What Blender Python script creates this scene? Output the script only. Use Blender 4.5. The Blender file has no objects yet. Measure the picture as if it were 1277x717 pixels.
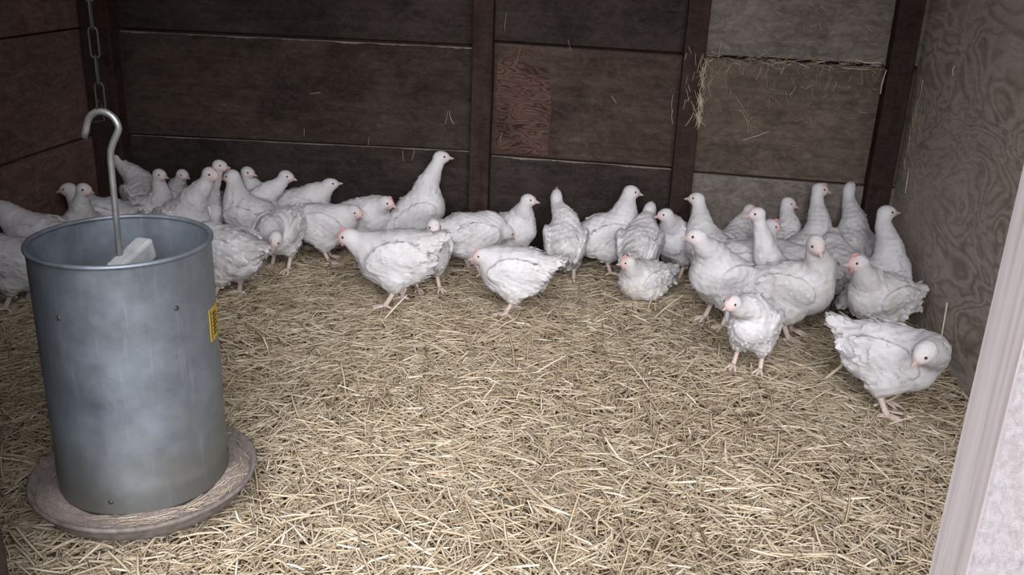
import bpy, math, random
import numpy as np
from mathutils import Vector, Matrix
random.seed(7)
RNG = np.random.default_rng(7)
scene = bpy.context.scene
COL = scene.collection
PI = math.pi

# ------------------------------------------------------------------ camera
CAM_M = [[0.990957, -0.080399, 0.107429], [0.128462, 0.337163, -0.932641], [0.038762, 0.938007, 0.344442]]
LENS = 32.686

cam_data = bpy.data.cameras.new('camera')
cam_data.sensor_width = 36.0
cam_data.lens = LENS
cam_data.clip_start = 0.02
cam = bpy.data.objects.new('camera', cam_data)
COL.objects.link(cam)
m = Matrix([CAM_M[0] + [0], CAM_M[1] + [0], CAM_M[2] + [1.1], [0, 0, 0, 1]])
cam.matrix_world = m
scene.camera = cam

# ------------------------------------------------------------------ light
world = bpy.data.worlds.new('sky')
scene.world = world
world.use_nodes = True
nt = world.node_tree
bg = nt.nodes['Background']
tc = nt.nodes.new('ShaderNodeTexCoord')
sx = nt.nodes.new('ShaderNodeSeparateXYZ')
cr = nt.nodes.new('ShaderNodeValToRGB')
nt.links.new(tc.outputs['Generated'], sx.inputs[0])
nt.links.new(sx.outputs['Z'], cr.inputs[0])
nt.links.new(cr.outputs[0], bg.inputs[0])
cr.color_ramp.elements[0].position = 0.0
cr.color_ramp.elements[0].color = (0.16, 0.15, 0.145, 1)      # ground outside
cr.color_ramp.elements[1].position = 0.25
cr.color_ramp.elements[1].color = (0.90, 0.92, 1.0, 1)        # overcast sky
bg.inputs[1].default_value = 1.0
world.cycles.sampling_method = 'MANUAL'
world.cycles.sample_map_resolution = 256

sun_data = bpy.data.lights.new('overcast_sun', 'SUN')
sun_data.energy = 1.9
sun_data.angle = math.radians(55)
sun_data.color = (1.0, 0.98, 0.97)
sun = bpy.data.objects.new('overcast_sun', sun_data)
COL.objects.link(sun)
sun.rotation_euler = Vector((-0.20, 1.0, -0.62)).to_track_quat('-Z', 'Y').to_euler()

vs = scene.view_settings
vs.view_transform = 'Standard'
vs.look = 'None'
vs.exposure = 1.35
vs.gamma = 1.0
vs.use_curve_mapping = False
scene.cycles.max_bounces = 8
scene.cycles.diffuse_bounces = 5

# ------------------------------------------------------------------ helpers
def link(o, parent=None):
    COL.objects.link(o)
    if parent is not None:
        o.parent = parent
    return o

def tag(o, label=None, cat=None, group=None, kind=None):
    if label: o['label'] = label
    if cat: o['category'] = cat
    if group: o['group'] = group
    if kind: o['kind'] = kind
    return o

def mesh_obj(name, verts, faces, mat, parent=None, smooth=False, loc=None):
    me = bpy.data.meshes.new(name)
    me.from_pydata([tuple(map(float, v)) for v in verts], [], [tuple(f) for f in faces])
    for mm in (mat if isinstance(mat, (list, tuple)) else [mat]):
        me.materials.append(mm)
    if smooth:
        me.polygons.foreach_set('use_smooth', [True] * len(me.polygons))
    me.update()
    o = bpy.data.objects.new(name, me)
    if loc: o.location = loc
    return link(o, parent)

class MB:
    """collects simple shapes into one mesh"""
    def __init__(self): self.v = []; self.f = []
    def add(self, v, f):
        n = len(self.v); self.v += [tuple(p) for p in v]; self.f += [tuple(i + n for i in q) for q in f]
    def box(self, a, b, M=None):
        (x0, y0, z0), (x1, y1, z1) = a, b
        v = [Vector(p) for p in ((x0,y0,z0),(x1,y0,z0),(x1,y1,z0),(x0,y1,z0),(x0,y0,z1),(x1,y0,z1),(x1,y1,z1),(x0,y1,z1))]
        if M is not None: v = [M @ p for p in v]
        self.add(v, [(0,3,2,1),(4,5,6,7),(0,1,5,4),(1,2,6,5),(2,3,7,6),(3,0,4,7)])
    def tube(self, pts, rad, n=10, cap=True):
        pts = [Vector(p) for p in pts]
        rad = rad if isinstance(rad, (list, tuple)) else [rad] * len(pts)
        up = None; V = []; F = []
        for i, p in enumerate(pts):
            t = (pts[min(i+1, len(pts)-1)] - pts[max(i-1, 0)]).normalized()
            if up is None: up = t.orthogonal().normalized()
            up = (up - t * up.dot(t)).normalized()
            s = t.cross(up)
            for k in range(n):
                a = 2*PI*k/n
                V.append(p + (up*math.cos(a) + s*math.sin(a)) * rad[i])
        for i in range(len(pts)-1):
            for k in range(n):
                F.append((i*n+k, i*n+(k+1)%n, (i+1)*n+(k+1)%n, (i+1)*n+k))
        if cap:
            F.append(tuple(range(n))[::-1]); F.append(tuple((len(pts)-1)*n+k for k in range(n)))
        self.add(V, F)
    def lathe(self, prof, n=64, c=(0,0,0)):
        V = []; F = []
        for (r, z) in prof:
            for k in range(n):
                a = 2*PI*k/n; V.append((c[0]+r*math.cos(a), c[1]+r*math.sin(a), c[2]+z))
        for i in range(len(prof)-1):
            for k in range(n):
                F.append((i*n+k, i*n+(k+1)%n, (i+1)*n+(k+1)%n, (i+1)*n+k))
        self.add(V, F)
    def build(self, name, mat, parent=None, smooth=False, bevel=0, loc=None):
        o = mesh_obj(name, self.v, self.f, mat, parent, smooth, loc)
        if bevel:
            b = o.modifiers.new('bevel', 'BEVEL'); b.width = bevel; b.segments = 2; b.limit_method = 'ANGLE'
        return o

def sock(n, *names):
    for k in names:
        if k in n.inputs: return n.inputs[k]

class Mat:
    def __init__(self, name, rough=0.8, metal=0.0, spec=0.3):
        self.m = bpy.data.materials.new(name); self.m.use_nodes = True
        self.t = self.m.node_tree; self.b = self.t.nodes['Principled BSDF']
        self.b.inputs['Roughness'].default_value = rough
        self.b.inputs['Metallic'].default_value = metal
        s = sock(self.b, 'Specular IOR Level', 'Specular')
        if s: s.default_value = spec
        self.tc = self.t.nodes.new('ShaderNodeTexCoord')
    def n(self, typ, **kw):
        x = self.t.nodes.new(typ)
        for k, v in kw.items(): setattr(x, k, v)
        return x
    def l(self, a, b): self.t.links.new(a, b)
    def mapping(self, scale=(1,1,1), rot=(0,0,0), loc=(0,0,0), src='Object'):
        mp = self.n('ShaderNodeMapping'); mp.inputs['Scale'].default_value = scale
        mp.inputs['Rotation'].default_value = rot; mp.inputs['Location'].default_value = loc
        self.l(self.tc.outputs[src], mp.inputs[0]); return mp.outputs[0]
    def noise(self, vec, scale, detail=4, rough=0.55, dist=0.0):
        x = self.n('ShaderNodeTexNoise'); x.inputs['Scale'].default_value = scale
        x.inputs['Detail'].default_value = detail; x.inputs['Roughness'].default_value = rough
        x.inputs['Distortion'].default_value = dist
        if vec is not None: self.l(vec, x.inputs['Vector'])
        return x.outputs[0]
    def ramp(self, fac, stops):
        r = self.n('ShaderNodeValToRGB'); e = r.color_ramp.elements
        while len(e) < len(stops): e.new(0.5)
        for i, (p, c) in enumerate(stops):
            e[i].position = p; e[i].color = (c, c, c, 1) if not isinstance(c, tuple) else c + (1,)
        self.l(fac, r.inputs[0]); return r.outputs[0]
    def mix(self, fac, a, b, mode='MIX'):
        x = self.n('ShaderNodeMixRGB', blend_type=mode)
        for s, v in ((0, fac), (1, a), (2, b)):
            if isinstance(v, bpy.types.NodeSocket): self.l(v, x.inputs[s])
            elif isinstance(v, tuple): x.inputs[s].default_value = v + (1,)
            else: x.inputs[s].default_value = v
        return x.outputs[0]
    def bump(self, h, strength=0.3, dist=0.01, prev=None):
        x = self.n('ShaderNodeBump'); x.inputs['Strength'].default_value = strength
        x.inputs['Distance'].default_value = dist; self.l(h, x.inputs['Height'])
        if prev is not None: self.l(prev, x.inputs['Normal'])
        return x.outputs[0]
    def out(self, col=None, normal=None, rough=None):
        if col is not None:
            if isinstance(col, tuple): self.b.inputs['Base Color'].default_value = col + (1,)
            else: self.l(col, self.b.inputs['Base Color'])
        if normal is not None: self.l(normal, self.b.inputs['Normal'])
        if rough is not None: self.l(rough, self.b.inputs['Roughness'])
        return self.m

# ------------------------------------------------------------------ materials
def wood_mat(name, c_dark, c_mid, c_light, grain='x', swirl=0.0, rough=0.85, grain_amt=0.5, stain=0.5, seed=0.0, gs=1.0):
    M = Mat(name, rough, spec=0.15)
    sc = {'x': (1.2, 14, 14), 'y': (14, 1.2, 14), 'z': (14, 14, 1.2)}[grain]
    v = M.mapping(tuple(s*gs for s in sc), loc=(seed, seed*1.7, seed*0.3))
    g = M.noise(v, 3.0, 8, 0.65, 0.6 + swirl)
    vo = M.mapping((1, 1, 1), loc=(seed*3, 0, seed))
    big = M.noise(vo, 3.2, 6, 0.6, 0.4)
    col = M.ramp(g, [(0.25, c_dark), (0.5, c_mid), (0.78, c_light)])
    col = M.mix(grain_amt, c_mid, col)
    st = M.ramp(big, [(0.36, 0.38), (0.60, 1.15)])
    col = M.mix(stain, col, st, 'MULTIPLY')
    bl = M.noise(M.mapping((5, 5, 9), loc=(seed, 1, 7)), 3.0, 8, .7, 1.0)
    col = M.mix(.85, col, M.ramp(bl, [(.35, .52), (.62, 1.15)]), 'MULTIPLY')
    # dust and scuffs
    d = M.noise(M.mapping((9, 9, 14), loc=(seed, 4, 2)), 5.5, 12, 0.8, .8)
    dm = M.ramp(d, [(0.50, 0.0), (0.80, 0.35)])
    col = M.mix(dm, col, tuple(min(1, c*2.2) for c in c_light))
    nb = M.bump(g, 0.25, 0.004)
    return M.out(col, M.bump(d, 0.25, 0.003, nb))

WALL_BACK = [
 wood_mat('dark board a', (.016,.012,.011), (.040,.031,.028), (.070,.055,.050), 'x', seed=1, stain=.6),
 wood_mat('dark board b', (.028,.019,.015), (.076,.051,.041), (.125,.088,.071), 'x', seed=5, stain=.6),
 wood_mat('dark board c', (.05,.036,.027), (.125,.094,.075), (.19,.148,.122), 'x', seed=9, stain=.5),
 wood_mat('grey board', (.085,.072,.062), (.175,.152,.135), (.25,.22,.20), 'x', seed=13, stain=.4),
]
WOOD_POST = wood_mat('dark post', (.016,.009,.008), (.040,.024,.021), (.068,.044,.039), 'z', seed=3, stain=.3)
WOOD_LEFT = wood_mat('brown plywood', (.07,.042,.034), (.155,.095,.076), (.24,.16,.13), 'y', swirl=1.5, seed=21, stain=.4)

def ply_mat():
    M = Mat('grey swirl plywood', 0.85, spec=0.15)
    v = M.mapping((1, 0.75, 1.7), rot=(-.45, 0, 0), loc=(0.3, 1.1, 0.7))
    n1 = M.noise(v, 2.7, 3, 0.5, 0.9)
    mu = M.n('ShaderNodeMath', operation='MULTIPLY'); M.l(n1, mu.inputs[0]); mu.inputs[1].default_value = 13.0
    fr = M.n('ShaderNodeMath', operation='PINGPONG'); M.l(mu.outputs[0], fr.inputs[0]); fr.inputs[1].default_value = 0.5
    rings = M.ramp(fr.outputs[0], [(0.0, 0.0), (0.22, 0.6), (0.5, 1.0)])
    fine = M.noise(M.mapping((12, 5, 22), rot=(-.3,0,0)), 3, 10, 0.75, 0.8)
    base = M.ramp(fine, [(0.3, (.43,.37,.32)), (0.7, (.72,.65,.59))])
    mask = M.ramp(M.noise(M.mapping((1,1,1)), 2.6, 3, .5), [(0.35, 0.35), (0.6, 0.95)])
    dark = M.mix(1.0, base, (.54,.48,.44), 'MULTIPLY')
    inv = M.n('ShaderNodeInvert'); M.l(rings, inv.inputs['Color'])
    f = M.mix(1.0, inv.outputs[0], mask, 'MULTIPLY')
    col = M.mix(f, base, dark)
    big = M.ramp(M.noise(M.mapping((1,1,1), loc=(5,2,1)), 3.0, 6, .65), [(0.3, 0.78), (0.7, 1.0)])
    col = M.mix(1.0, col, big, 'MULTIPLY')
    # splinter marks
    sp = M.ramp(M.noise(M.mapping((9, 26, 60)), 1.4, 3, .6), [(0.70, 0.0), (0.74, .8)])
    col = M.mix(sp, col, (.05,.038,.03))
    return M.out(col, M.bump(fine, .25, .003))
PLY = ply_mat()

def veneer_mat():
    M = Mat('torn red veneer', 0.8, spec=0.2)
    n1 = M.noise(M.mapping((1.4, 1, 5.5)), 3.4, 2, .5, .5)
    mu = M.n('ShaderNodeMath', operation='MULTIPLY'); M.l(n1, mu.inputs[0]); mu.inputs[1].default_value = 17.0
    fr = M.n('ShaderNodeMath', operation='PINGPONG'); M.l(mu.outputs[0], fr.inputs[0]); fr.inputs[1].default_value = 0.5
    c = M.ramp(fr.outputs[0], [(0.0, (.022,.012,.010)), (0.13, (.090,.048,.038)), (0.5, (.135,.082,.068))])
    b = M.ramp(M.noise(M.mapping((1,1,1)), 7, 5), [(.3, .45), (.65, 1.0)])
    return M.out(M.mix(1.0, c, b, 'MULTIPLY'), M.bump(fr.outputs[0], .2, .002))
VENEER = veneer_mat()

def pale_mat():
    M = Mat('pale sawn timber', 0.8, spec=0.2)
    g = M.noise(M.mapping((34, 34, 1.3)), 2.0, 6, .6, .25)
    c = M.ramp(g, [(.30, (.60,.52,.53)), (.5, (.78,.71,.72)), (.72, (.88,.83,.84))])
    k = M.n('ShaderNodeTexVoronoi'); k.inputs['Scale'].default_value = 1.0
    M.l(M.mapping((5.5, 5.5, 2.6), loc=(.2, .1, .35)), k.inputs['Vector'])
    kn = M.ramp(k.outputs['Distance'], [(0.03, 0.55), (0.16, 0.0)])
    c = M.mix(kn, c, (.36,.27,.27))
    return M.out(c, M.bump(g, .25, .002))
PALE = pale_mat()
def rough_pale():
    M = Mat('rough sawn front face', 0.9, spec=0.1)
    g = M.noise(M.mapping((60, 60, 40)), 2.2, 10, .8)
    c = M.ramp(g, [(.32, (.28,.25,.26)), (.5, (.40,.37,.385)), (.7, (.50,.48,.50))])
    return M.out(c, M.bump(g, .8, .006))
ROUGH_PALE = rough_pale()

def straw_mat():
    M = Mat('straw', 0.6, spec=0.3)
    a = M.n('ShaderNodeAttribute'); a.attribute_name = 'tint'
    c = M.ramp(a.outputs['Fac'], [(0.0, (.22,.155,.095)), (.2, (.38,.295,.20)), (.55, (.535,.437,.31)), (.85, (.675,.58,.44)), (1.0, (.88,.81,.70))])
    v = M.noise(M.mapping((1,1,1)), 260, 2)
    c = M.mix(.3, c, M.ramp(v, [(.3, .55), (.7, 1.0)]), 'MULTIPLY')
    return M.out(c)
STRAW = straw_mat()
def litter_mat():
    M = Mat('litter', 0.95, spec=0.1)
    n1 = M.noise(M.mapping((1,1,1)), 70, 8, .7, 1.5)
    n2 = M.noise(M.mapping((1,1,1), loc=(3,1,0)), 5, 4, .6)
    c = M.ramp(n1, [(.3, (.08,.055,.032)), (.55, (.24,.175,.105)), (.75, (.42,.33,.215))])
    c = M.mix(.5, c, M.ramp(n2, [(.35, .5), (.65, 1.0)]), 'MULTIPLY')
    return M.out(c, M.bump(n1, .8, .01))
LITTER = litter_mat()

def galv_mat(name='galvanised steel', dirt=True):
    M = Mat(name, 0.5, metal=0.55, spec=0.5)
    sp = M.n('ShaderNodeTexVoronoi'); sp.inputs['Scale'].default_value = 55
    M.l(M.mapping((1,1,1)), sp.inputs['Vector'])
    v1 = M.ramp(sp.outputs['Color'], [(0.0, (.185,.215,.255)), (1.0, (.22,.25,.29))])
    n = M.noise(M.mapping((1,1,1)), 9, 6, .65)
    c = M.mix(1.0, v1, M.ramp(n, [(.3, .68), (.7, 1.15)]), 'MULTIPLY')
    s = M.noise(M.mapping((40, 40, 2.2)), 2, 6, .7)
    c = M.mix(M.ramp(s, [(.58, 0), (.8, .35)]), c, (.55,.58,.62))
    if dirt:
        sx = M.n('ShaderNodeSeparateXYZ'); M.l(M.tc.outputs['Object'], sx.inputs[0])
        ad = M.n('ShaderNodeMath', operation='ADD'); M.l(sx.outputs['Z'], ad.inputs[0])
        nn = M.noise(M.mapping((1,1,1), loc=(2,2,2)), 7, 6, .7)
        ml = M.n('ShaderNodeMath', operation='MULTIPLY_ADD'); M.l(nn, ml.inputs[0]); ml.inputs[1].default_value = .25; ml.inputs[2].default_value = -.12
        M.l(ml.outputs[0], ad.inputs[1])
        f = M.ramp(ad.outputs[0], [(.06, .75), (.27, 0.0)])
        c = M.mix(f, c, (.16,.15,.115))
    r = M.ramp(n, [(.3, .38), (.7, .6)])
    return M.out(c, M.bump(n, .06, .003), r)
GALV = galv_mat()
GALV_IN = galv_mat('galvanised steel bright', False)
def plain(name, col, rough=.6, metal=0, var=.25, sc=60, bump=.2):
    M = Mat(name, rough, metal)
    n = M.noise(M.mapping((1,1,1)), sc, 6, .7)
    c = M.mix(1.0, col, M.ramp(n, [(.3, 1-var), (.7, 1.0)]), 'MULTIPLY')
    return M.out(c, M.bump(n, bump, .002))
PAN = plain('dusty pan', (.27,.235,.215), .85, .1, .6, 45, .7)
FEED = plain('ground feed', (.42,.34,.31), .95, 0, .6, 240, 1.0)
RODM = plain('zinc rod', (.36,.37,.37), .4, .7, .3, 40)
CHAINM = plain('dull chain steel', (.035,.034,.035), .55, .6, .3)
BLOCKM = plain('pale block', (.44,.45,.47), .7, 0, .35, 30)
YELLOW = plain('yellow sticker', (.52,.36,.04), .5, 0, .2, 90, 0)
BLACK = plain('black print', (.03,.025,.015), .6, 0, .2)
RUST = plain('dark rivet', (.10,.09,.085), .5, .6, .3)

def feather_mat():
    M = Mat('white feathers', 0.75, spec=0.15)
    a = M.n('ShaderNodeAttribute'); a.attribute_name = 'pink'
    d = M.n('ShaderNodeAttribute'); d.attribute_name = 'soil'
    info = M.n('ShaderNodeObjectInfo')
    vo = M.n('ShaderNodeTexVoronoi'); vo.inputs['Scale'].default_value = 1.0
    M.l(M.mapping((38, 75, 75)), vo.inputs['Vector'])
    fl = M.noise(M.mapping((60, 260, 260)), 1.0, 4, .6)
    base = M.ramp(M.noise(M.mapping((1,1,1)), 16, 5), [(.3, (.60,.585,.60)), (.65, (.71,.70,.73))])
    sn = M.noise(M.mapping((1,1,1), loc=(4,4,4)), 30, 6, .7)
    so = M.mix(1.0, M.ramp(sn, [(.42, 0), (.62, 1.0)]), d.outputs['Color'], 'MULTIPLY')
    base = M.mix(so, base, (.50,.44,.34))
    pk = M.ramp(M.noise(M.mapping((1,1,1)), 120, 4), [(.3, (.62,.34,.32)), (.7, (.74,.50,.47))])
    c = M.mix(a.outputs['Color'], base, pk)
    b = M.bump(vo.outputs['Distance'], .35, .004)
    b = M.bump(fl, .35, .0025, b)
    ss = sock(M.b, 'Subsurface Weight')
    return M.out(c, b)
FEATHER = feather_mat()
SKIN = plain('pale pink leg skin', (.72,.57,.52), .6, 0, .3, 150, .3)
BEAK = plain('horn beak', (.60,.46,.41), .45, 0, .2, 200, .1)
COMBM = plain('pink comb', (.68,.31,.32), .55, 0, .25, 200, .3)
EYE = Mat('dark eye', .15, spec=.6).out((.02, .015, .012))

# ------------------------------------------------------------------ the shed
XL, XR, YB = -2.03, 0.968, 3.40
YF = 1.05                      # inner side of the front wall
ZT = 2.15
def structure(o, label=None): o['kind'] = 'structure'; return o

def floor_h(x, y):
    h = 0.012*np.sin(3.1*x+1.0)*np.cos(2.7*y) + 0.008*np.sin(7.3*x+2*y) + 0.006*np.cos(11*y-5*x)
    h += 0.05*np.exp(-np.maximum(XR-0.02-x, 0)/0.05) * np.clip((3.2-y), 0, 1)
    h += 0.03*np.exp(-((x+1.15)**2+(y-2.75)**2)/0.12)
    return h - 0.004
nx, ny = 150, 190
gx = np.linspace(XL-.02, XR+.02, nx); gy = np.linspace(-0.6, YB+.02, ny)
GX, GY = np.meshgrid(gx, gy)
GZ = floor_h(GX, GY) - 0.008
V = np.stack([GX.ravel(), GY.ravel(), GZ.ravel()], 1)
F = [(j*nx+i, j*nx+i+1, (j+1)*nx+i+1, (j+1)*nx+i) for j in range(ny-1) for i in range(nx-1)]
structure(mesh_obj('floor', V, F, LITTER, smooth=True))

# back wall: backing sheet and the boards nailed to it
b = MB(); b.box((XL-.05, YB, -.08), (XR+.05, YB+.05, ZT)); wb = structure(b.build('wall_back', WOOD_POST))
def board(x0, x1, zb0, zb1, zt0, zt1, y, mat, thick=.018, parent=None):
    """board whose lower edge runs zb0..zb1 and upper edge zt0..zt1"""
    yb = YB + .01
    v = [(x0,y,zb0),(x1,y,zb1),(x1,yb,zb1),(x0,yb,zb0),(x0,y,zt0),(x1,y,zt1),(x1,yb,zt1),(x0,yb,zt0)]
    mb = MB(); mb.add(v, [(0,3,2,1),(4,5,6,7),(0,1,5,4),(1,2,6,5),(2,3,7,6),(3,0,4,7)])
    return mb.build('board', mat, parent, bevel=.003)
D0, D1, D2, GR = WALL_BACK
D0B = wood_mat('dark board e', (.020,.014,.012), (.052,.038,.032), (.092,.070,.060), 'x', seed=17, stain=.7)
EDGE = plain('worn splintered edge', (.26,.225,.20), .9, 0, .5, 120, .6)
g = .004
board(XL, -.52, -.06, -.06, .353, .378, YB-.022, D0, parent=wb)
board(XL, -.52, .360, .384, .750-g, .757-g, YB-.030, D0B, parent=wb)
board(XL, -.52, .757, .764, 1.25, 1.25, YB-.018, D0, parent=wb)
board(-.52, .215, -.06, -.06, .366, .362, YB-.026, D0, parent=wb)
board(-.52, .215, .372, .368, .778-g, .768-g, YB-.020, D1, parent=wb)
board(-.52, .215, .784, .774, 1.25, 1.25, YB-.028, D0, parent=wb)
board(.215, XR, -.06, -.06, .353, .344, YB-.030, GR, parent=wb)
board(.215, XR, .359, .350, .766-g, .762-g, YB-.022, D2, parent=wb)
board(.215, XR, .774, .770, 1.25, 1.25, YB-.028, GR, parent=wb)
for (x0, x1) in ((XL, -.52), (-.52, .215), (.215, XR)):
    board(x0, x1, 1.256, 1.256, 1.7, 1.7, YB-.022, D1, parent=wb)
    board(x0, x1, 1.706, 1.706, ZT, ZT, YB-.026, D0, parent=wb)
def worn_edge(x0, x1, z0, z1, y, amp):
    n = max(8, int((x1-x0)/.012)); V = []; F = []
    for i in range(n+1):
        t = i/n; x = x0+(x1-x0)*t; z = z0+(z1-z0)*t
        hgt = amp*max(0, .35+.9*math.sin(9*x+z*40)*math.sin(23*x)+random.uniform(-.5, .5))+.0006
        V += [(x, y-.0015, z-hgt), (x, y-.0015, z+.0012), (x, y+.006, z+.0012), (x, y+.006, z-hgt)]
    for i in range(n):
        for k in range(4): F.append((i*4+k, i*4+4+k, i*4+4+(k+1)%4, i*4+(k+1)%4))
    F += [(0,1,2,3), (n*4+3, n*4+2, n*4+1, n*4)]
    mesh_obj('worn_edge', V, F, EDGE, wb)
worn_edge(-1.90, -.565, .354, .3775, YB-.022, .002)
worn_edge(-1.90, -.565, .750-g, .757-g, YB-.030, .0035)
worn_edge(-.485, .175, .367, .362, YB-.026, .0045)
worn_edge(.255, .855, .352, .344, YB-.030, .005)
# torn veneer patch
pv = [(-.475,0,.39),(-.40,0,.378),(-.33,0,.382),(-.275,0,.376),(-.280,0,.45),(-.272,0,.55),(-.283,0,.64),(-.29,0,.695),(-.36,0,.70),(-.42,0,.73),(-.475,0,.72)]
n = len(pv)
mb = MB(); mb.add([(p[0], YB-.0245, p[2]) for p in pv] + [(p[0], YB-.018, p[2]) for p in pv],
                  [tuple(range(n))] + [(i, i+n, (i+1)%n+n, (i+1)%n) for i in range(n)])
mb.build('torn_veneer', VENEER, wb)

# wall posts
def post(name, x0, x1, y0, y1, z0, z1, mat, bev=.005, lean=0.0):
    mb = MB()
    N = 10
    V = []; F = []
    for i in range(N+1):
        z = z0 + (z1-z0)*i/N; dx = lean*(i/N) + random.uniform(-.0015, .0015)
        V += [(x0+dx, y0, z), (x1+dx, y0, z), (x1+dx, y1, z), (x0+dx, y1, z)]
    for i in range(N):
        for k in range(4):
            F.append((i*4+k, i*4+(k+1)%4, i*4+4+(k+1)%4, i*4+4+k))
    F += [(3,2,1,0), tuple(N*4+k for k in range(4))]
    mb.add(V, F)
    return structure(mb.build(name, mat, bevel=bev))
post('trim_1', -.560, -.487, YB-.075, YB+.01, -.06, ZT, WOOD_POST)
post('trim_2', .178, .253, YB-.075, YB+.01, -.06, ZT, WOOD_POST)
post('trim_3', .858, .940, YB-.085, YB+.01, -.06, ZT, WOOD_POST)
post('trim_4', -2.025, -1.905, YB-.09, YB+.01, -.06, ZT, WOOD_POST)

# side walls with their plywood sheets
b = MB(); b.box((XL-.06, YF-.05, -.08), (XL-.02, YB+.05, ZT)); wl = structure(b.build('wall_left', WOOD_POST))
for (z0, z1, t) in ((-.06, .352, .004), (.358, .750, -.004), (.757, 1.25, .002), (1.256, ZT, -.002)):
    b = MB(); b.box((XL-.03, YF-.05, z0), (XL+t, YB, z1)); b.build('board', WOOD_LEFT, wl, bevel=.003)
b = MB(); b.box((XR+.02, YF-.05, -.08), (XR+.06, YB+.05, ZT)); wr = structure(b.build('wall_right', WOOD_POST))
b = MB(); b.box((XR, YF-.02, -.06), (XR+.03, YB, 1.25)); b.build('plywood_sheet', PLY, wr, bevel=.003)
b = MB(); b.box((XR+.002, YF-.02, 1.256), (XR+.03, YB, ZT)); b.build('plywood_sheet', PLY, wr, bevel=.003)

# roof
b = MB(); b.box((XL-.2, YF-.35, ZT), (XR+.2, YB+.15, ZT+.04)); structure(b.build('ceiling', WOOD_LEFT))

# front wall left of the doorway, door posts, half boarded right side
b = MB(); b.box((XL-.05, .95, -.08), (-.90, 1.00, ZT)); structure(b.build('wall_front', WOOD_LEFT))
post('trim_5', -.95, -.852, .95, 1.05, -.08, ZT, WOOD_POST)
def door_post():
    mb = MB(); x0, x1, y0, y1, z0, z1 = .4265, .53, .945, 1.05, -.08, ZT
    mb.add([(x0,y0,z0),(x1,y0,z0),(x1,y1,z0),(x0,y1,z0),(x0,y0,z1),(x1,y0,z1),(x1,y1,z1),(x0,y1,z1)],
           [(0,1,5,4),(0,3,2,1),(4,5,6,7),(1,2,6,5),(2,3,7,6),(3,0,4,7)])
    o = mb.build('trim_6', [PALE, ROUGH_PALE], bevel=.004)
    o.data.polygons[0].material_index = 1
    return structure(o)
door_post()

# ------------------------------------------------------------------ straw
def straw_mesh(name, P, ang, pitch, L, W, tint, curl, mat=STRAW):
    """many bent three-sided stalks in one mesh; P centre (n,3)"""
    n = len(P)
    T = 4
    d = np.stack([np.cos(ang)*np.cos(pitch), np.sin(ang)*np.cos(pitch), np.sin(pitch)], 1)
    s = np.stack([-np.sin(ang), np.cos(ang), np.zeros(n)], 1)
    u = np.cross(d, s); u *= np.sign(u[:, 2:3] + 1e-9)
    V = np.zeros((n, T, 3, 3), np.float32)
    for i in range(T):
        t = i/(T-1) - .5
        c = P + d*(L*t)[:, None] + s*(curl[:, 0]*L*(t*t-.08))[:, None] + u*(curl[:, 1]*L*(.08-t*t))[:, None]
        w = W*(1.0 if 0 < i < T-1 else .75)
        V[:, i, 0] = c - s*(w*.5)[:, None]
        V[:, i, 1] = c + s*(w*.5)[:, None]
        V[:, i, 2] = c + u*(w*.38)[:, None]
    V = V.reshape(-1, 3)
    base = (np.arange(n)*T*3)[:, None, None]
    q = []
    for i in range(T-1):
        for k in range(3):
            k2 = (k+1) % 3
            q.append([i*3+k, i*3+k2, i*3+3+k2, i*3+3+k])
    q = (np.array(q)[None] + base).reshape(-1, 4)
    me = bpy.data.meshes.new(name)
    me.vertices.add(len(V)); me.vertices.foreach_set('co', V.ravel())
    me.loops.add(q.size); me.loops.foreach_set('vertex_index', q.ravel().astype(np.int32))
    me.polygons.add(len(q)); me.polygons.foreach_set('loop_start', np.arange(0, q.size, 4, dtype=np.int32))
    me.update(calc_edges=True)
    at = me.attributes.new('tint', 'FLOAT', 'POINT')
    at.data.foreach_set('value', np.repeat(tint, T*3).astype(np.float32))
    me.materials.append(mat)
    return link(bpy.data.objects.new(name, me))

N = 105000
px = RNG.uniform(XL+.03, XR-.012, N)
# more stalks where they are near enough to be seen singly
py = 3.37 - (3.37-.75)*RNG.uniform(0, 1, N)**.92
Ln = np.clip(RNG.lognormal(math.log(.046), .5, N), .012, .15)
W = RNG.uniform(.0016, .0054, N)*(1 + .35*(Ln > .06))
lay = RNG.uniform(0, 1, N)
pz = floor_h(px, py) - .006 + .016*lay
pitch = RNG.normal(0, .16, N) + RNG.choice([0, 1], N, p=[.965, .035])*RNG.normal(0, .45, N)
clump = np.sin(2.3*px+1.3*py)*1.1 + np.cos(3.1*py-1.7*px)*.9
ang = np.where(RNG.uniform(0, 1, N) < .25, clump*1.5 + RNG.normal(0, .6, N), RNG.uniform(0, 2*PI, N))
patch = .5 + .5*np.sin(5.1*px+2*np.sin(3*py))*np.cos(4.3*py+1.1*px)
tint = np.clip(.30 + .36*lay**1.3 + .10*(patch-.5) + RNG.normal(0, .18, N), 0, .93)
tint = np.where(RNG.uniform(0, 1, N) < .03, RNG.uniform(.9, 1, N), tint)
# keep the stalks inside the walls
hx = np.abs(np.cos(ang)*Ln*.5)
px = np.clip(px, XL+.01+hx, XR-.004-hx)
py = np.minimum(py, 3.365-np.abs(np.sin(ang)*Ln*.5))
pz = np.maximum(pz, floor_h(px, py) - .004 + .4*np.abs(np.sin(pitch))*Ln)
curl = RNG.normal(0, .2, (N, 2)); curl[:, 1] = np.abs(curl[:, 1])*.6
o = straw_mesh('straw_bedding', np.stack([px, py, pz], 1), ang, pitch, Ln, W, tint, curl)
tag(o, 'loose golden straw bedding spread over the whole shed floor', 'straw', kind='stuff')

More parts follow.
